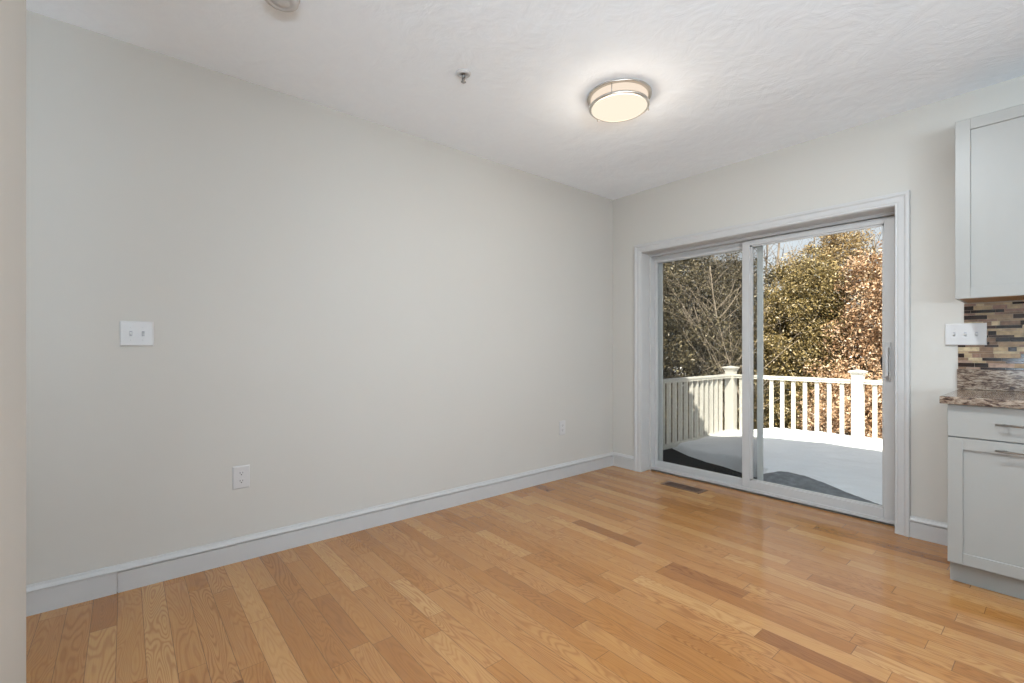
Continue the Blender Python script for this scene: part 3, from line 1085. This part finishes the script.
for x_ in bxs:
    if base_bal is None:
        base_bal = MB().box((-bw, -bw, -0.045), (bw, bw, RT - 0.045), bev=0.002).build('baluster', M['rail'])
        o = base_bal
    else:
        o = base_bal.copy()
        COL.objects.link(o)
    o.location = (x_, RY_, 0)
    o.parent = rail
    o.matrix_parent_inverse = Matrix.Translation(rail.location).inverted()
for k in range(18):
    y_ = 2.785 - 0.1325 * k
    if y_ < 0.45:
        break
    o = base_bal.copy()
    COL.objects.link(o)
    o.location = (RX_, y_, -0.002)
    o.parent = rail
    o.matrix_parent_inverse = Matrix.Translation(rail.location).inverted()

# ------------------------------------------------------------------ ground and trees


def ground_h(x, y):
    d = math.hypot(x, y)
    base = -2.75 + 0.10 * math.sin(x * 0.5) * math.cos(y * 0.37)
    # wooded rise far behind the trees
    q = -x * 0.55 + y * 0.83
    base += 7.0 * sm(24, 60, q) + 0.25 * math.sin(x * 0.21 + 1) * sm(8, 20, y)
    return base


struct(hgrid('ground', -75, 45, 121, -40, 80, 121, ground_h, M['ground']))


def place(px, depth):
    """ground point seen in the photo's column px at the given distance"""
    v = Vector((CX, CY, 0)) + FWD * depth + RGT * ((px - 512.0) / 464.0 * depth)
    return v.x, v.y


def leaf_cloud(rng, centers, radii, per, size):
    """small folded leaves scattered in round clumps -> vertex and face arrays"""
    n = len(centers) * per
    c = np.repeat(centers, per, axis=0)
    rad = np.repeat(radii, per)[:, None]
    d = rng.normal(size=(n, 3))
    d /= np.linalg.norm(d, axis=1)[:, None]
    p = c + d * rad * (rng.random((n, 1)) ** 0.45)
    a = rng.normal(size=(n, 3))
    a /= np.linalg.norm(a, axis=1)[:, None]
    b = rng.normal(size=(n, 3))
    b -= a * (a * b).sum(1)[:, None]
    b /= np.linalg.norm(b, axis=1)[:, None]
    s = (size * (0.55 + 0.9 * rng.random(n)))[:, None]
    nrm = np.cross(a, b)
    v = np.stack([p - a * s, p + b * s * 0.42 + nrm * s * 0.12, p + a * s, p - b * s * 0.42 + nrm * s * 0.12], axis=1).reshape(-1, 3)
    return v


def leaf_mesh(name, v, mat, parent):
    n = len(v) // 4
    me = D.meshes.new(name)
    me.vertices.add(len(v))
    me.vertices.foreach_set('co', v.astype(np.float32).ravel())
    me.loops.add(n * 4)
    me.loops.foreach_set('vertex_index', np.arange(n * 4, dtype=np.int32))
    me.polygons.add(n)
    me.polygons.foreach_set('loop_start', np.arange(0, n * 4, 4, dtype=np.int32))
    me.polygons.foreach_set('loop_total', np.full(n, 4, dtype=np.int32))
    me.materials.append(mat)
    me.update()
    me.validate()
    o = D.objects.new(name, me)
    COL.objects.link(o)
    par(o, parent)
    return o


def branches(mb, rng, p, d, length, r, depth, spread=0.6, lift=0.15, tips=None, seg=6, kids=(2, 4)):
    p = Vector(p)
    d = Vector(d).normalized()
    n = 5
    pts, rad = [p.copy()], [r]
    for k in range(n):
        d = (d + Vector(rng.normal(size=3)) * 0.13 + Vector((0, 0, lift * 0.25))).normalized()
        p = p + d * (length / n)
        pts.append(p.copy())
        rad.append(r * (1 - 0.6 * (k + 1) / n))
    mb.tube(pts, rad, seg)
    if tips is not None:
        tips.extend(pts[2:])
    if depth > 0:
        for _ in range(int(rng.integers(kids[0], kids[1] + 1))):
            k = int(rng.integers(1, n + 1))
            dd = (d + Vector(rng.normal(size=3)) * spread).normalized()
            branches(mb, rng, pts[k], dd, length * rng.uniform(0.5, 0.78), rad[k] * 0.68, depth - 1, spread, lift, tips, max(4, seg - 1), kids)


def leafy_tree(name, label, cat, px, dep, top, low, wid, mat, seed, nclump, per, size, bark='bark', group=None, trunk_r=0.11, clump_r=0.42, lean=0.0):
    rng = np.random.default_rng(seed)
    x, y = place(px, dep)
    g = ground_h(x, y)
    root = tag(empty(name, (x, y, g)), label, cat, group)
    tips = []
    tb_ = MB()
    h = top - g
    pts = [Vector((x + lean * t * h, y + 0.12 * math.sin(t * 5 + seed), g - 0.1 + t * h * 0.86)) for t in np.linspace(0, 1, 8)]
    tb_.tube(pts, [trunk_r * (1 - 0.8 * t) for t in np.linspace(0, 1, 8)], 8)
    for k in range(14):
        t = rng.uniform(0.15, 0.95)
        p = pts[0].lerp(pts[-1], t)
        a = rng.uniform(0, 2 * math.pi)
        branches(tb_, rng, p, (math.cos(a), math.sin(a), 0.5), wid * (1.05 - 0.6 * t), trunk_r * 0.35, 1, tips=tips)
    tb_.build('trunk', M[bark], root)
    # crown: clumps filling a rounded, uneven body between low and top
    c = []
    zc_, hz_ = (top + low) / 2, (top - low) / 2
    while len(c) < nclump:
        q = rng.normal(size=3)
        q /= np.linalg.norm(q)
        rr = rng.uniform(0.35, 1.0) ** 0.5
        w_ = wid * (1 + 0.22 * math.sin(3 * math.atan2(q[1], q[0]) + seed) + 0.15 * math.sin(5 * q[2] + seed * 2))
        pz = zc_ + q[2] * rr * hz_
        fx_ = 1.0 - 0.25 * max(0, q[2])
        c.append((x + lean * (pz - g) + q[0] * rr * w_ * fx_, y + q[1] * rr * w_ * fx_, pz))
    c = np.array(c)
    rad = clump_r * rng.uniform(0.55, 1.25, len(c))
    leaf_mesh('foliage', leaf_cloud(rng, c, rad, per, size), M[mat], root)
    return root


def bare_tree(label, px, dep, h, r, seed, bark='bark', fork=0.25, nb=12, lean=(0, 0), blen=0.3, spread=0.5, dpt=2, group=None, name='bare_tree'):
    rng = np.random.default_rng(seed)
    x, y = place(px, dep)
    g = ground_h(x, y)
    root = tag(empty(name, (x, y, g)), label, 'tree', group)
    n = 10
    pts = []
    for k in range(n + 1):
        t = k / n
        pts.append(Vector((x + lean[0] * t * h + 0.10 * math.sin(t * 6 + seed), y + lean[1] * t * h + 0.08 * math.cos(t * 5 + seed), g - 0.1 + t * h)))
    MB().tube(pts, [r * (1 - 0.75 * k / n) for k in range(n + 1)], 8).build('trunk', M[bark], root)
    mb = MB()
    for k in range(nb):
        t = rng.uniform(fork, 0.98)
        p = pts[int(t * n)].lerp(pts[min(n, int(t * n) + 1)], t * n - int(t * n))
        a = rng.uniform(0, 2 * math.pi)
        branches(mb, rng, p, (math.cos(a), math.sin(a), 0.9), h * blen * (1.15 - 0.6 * t), r * 0.45 * (1 - 0.6 * t), dpt, spread, 0.2)
    mb.build('branches', M[bark], root)
    return root


T = leafy_tree
# left pane: dull olive thicket
T('evergreen_tree', 'dull olive tree filling the left door pane behind the railing', 'tree', 690, 12.0, 3.75, -2.3, 1.9, 'dull', 11, 520, 230, 0.032, clump_r=0.34)
T('evergreen_tree', 'dull olive tree at the left edge of the left door pane', 'tree', 632, 12.8, 3.7, -2.3, 1.9, 'dull', 12, 400, 130, 0.045)
T('evergreen_tree', 'dark olive tree behind the bare twigs, left of the middle door stile', 'tree', 738, 13.6, 4.1, -2.4, 1.6, 'dull', 13, 420, 220, 0.034, clump_r=0.34)
# middle: golden olive
T('evergreen_tree', 'golden olive leafy tree in the middle of the right door pane', 'tree', 806, 11.4, 3.55, -2.4, 1.35, 'olive', 14, 480, 270, 0.029, clump_r=0.30)
T('evergreen_tree', 'golden olive leafy tree just right of the middle door stile', 'tree', 768, 12.6, 2.4, -2.4, 1.3, 'olive', 15, 360, 250, 0.030, clump_r=0.32)
T('deciduous_tree', 'yellow brown tree with a thin top showing sky, right door pane', 'tree', 838, 14.2, 5.3, -2.2, 1.9, 'gold', 16, 380, 170, 0.034, clump_r=0.34)
# right: tan beech leaves, nearer
T('beech_tree', 'tree with bright tan dry leaves at the right edge of the right pane', 'tree', 900, 9.8, 3.6, -2.3, 1.30, 'tan', 17, 400, 160, 0.034, clump_r=0.32, bark='pale_bark')
T('beech_shrub', 'low shrub of tan dry leaves behind the right part of the railing', 'shrub', 852, 9.2, 0.62, -2.6, 1.0, 'tan', 18, 230, 150, 0.032, clump_r=0.32, bark='pale_bark')
T('beech_tree', 'tall tree with tan leaves beyond the right edge of the door', 'tree', 965, 12.5, 4.4, -2.3, 1.9, 'tan', 19, 330, 100, 0.050, bark='pale_bark')
T('evergreen_tree', 'olive tree beyond the left edge of the door opening', 'tree', 585, 14.5, 4.3, -2.3, 2.2, 'dull', 20, 320, 100, 0.055)
# bare trees
bare_tree('slender bare pale tree leaning over the railing, left pane', 764, 9.8, 5.8, 0.024, 31, 'pale_bark', 0.42, 26, (-0.17, -0.04), 0.34, 0.75, 2)
bare_tree('fine bare pale sapling in front of the dull olive tree, left pane', 742, 10.2, 5.3, 0.020, 36, 'pale_bark', 0.42, 24, (-0.18, -0.05), 0.34, 0.8, 2)
bare_tree('slim bare trunk against the sky, left one of two beside the middle stile', 769, 17.0, 9.0, 0.075, 32, 'bark', 0.5, 12, (0, 0), 0.16, 0.4, 1)
bare_tree('slim bare trunk against the sky, right one of two beside the middle stile', 778, 16.2, 9.5, 0.085, 33, 'bark', 0.5, 12, (0, 0), 0.16, 0.4, 1)
bare_tree('tall bare tree rising behind the yellow brown tree in the right pane', 842, 18.0, 9.5, 0.09, 34, 'bark', 0.4, 30, (0, 0), 0.26, 0.6, 2)
bare_tree('bare tree behind the olive thicket at the top of the left pane', 668, 19.0, 9.2, 0.09, 35, 'bark', 0.4, 28, (0, 0), 0.28, 0.6, 2)
for i, (px_, dp_) in enumerate(((560, 24), (612, 27), (650, 25), (690, 23), (705, 28), (745, 26), (790, 30), (815, 25), (840, 22), (872, 24), (915, 26), (960, 23))):
    bare_tree('tall bare woodland tree far behind the nearer trees', px_, dp_, 9.3 + (i * 37 % 10) * 0.15, 0.09, 50 + i, 'bark', 0.3, 26, (0, 0), 0.26, 0.6, 1, group='bare woodland trees')
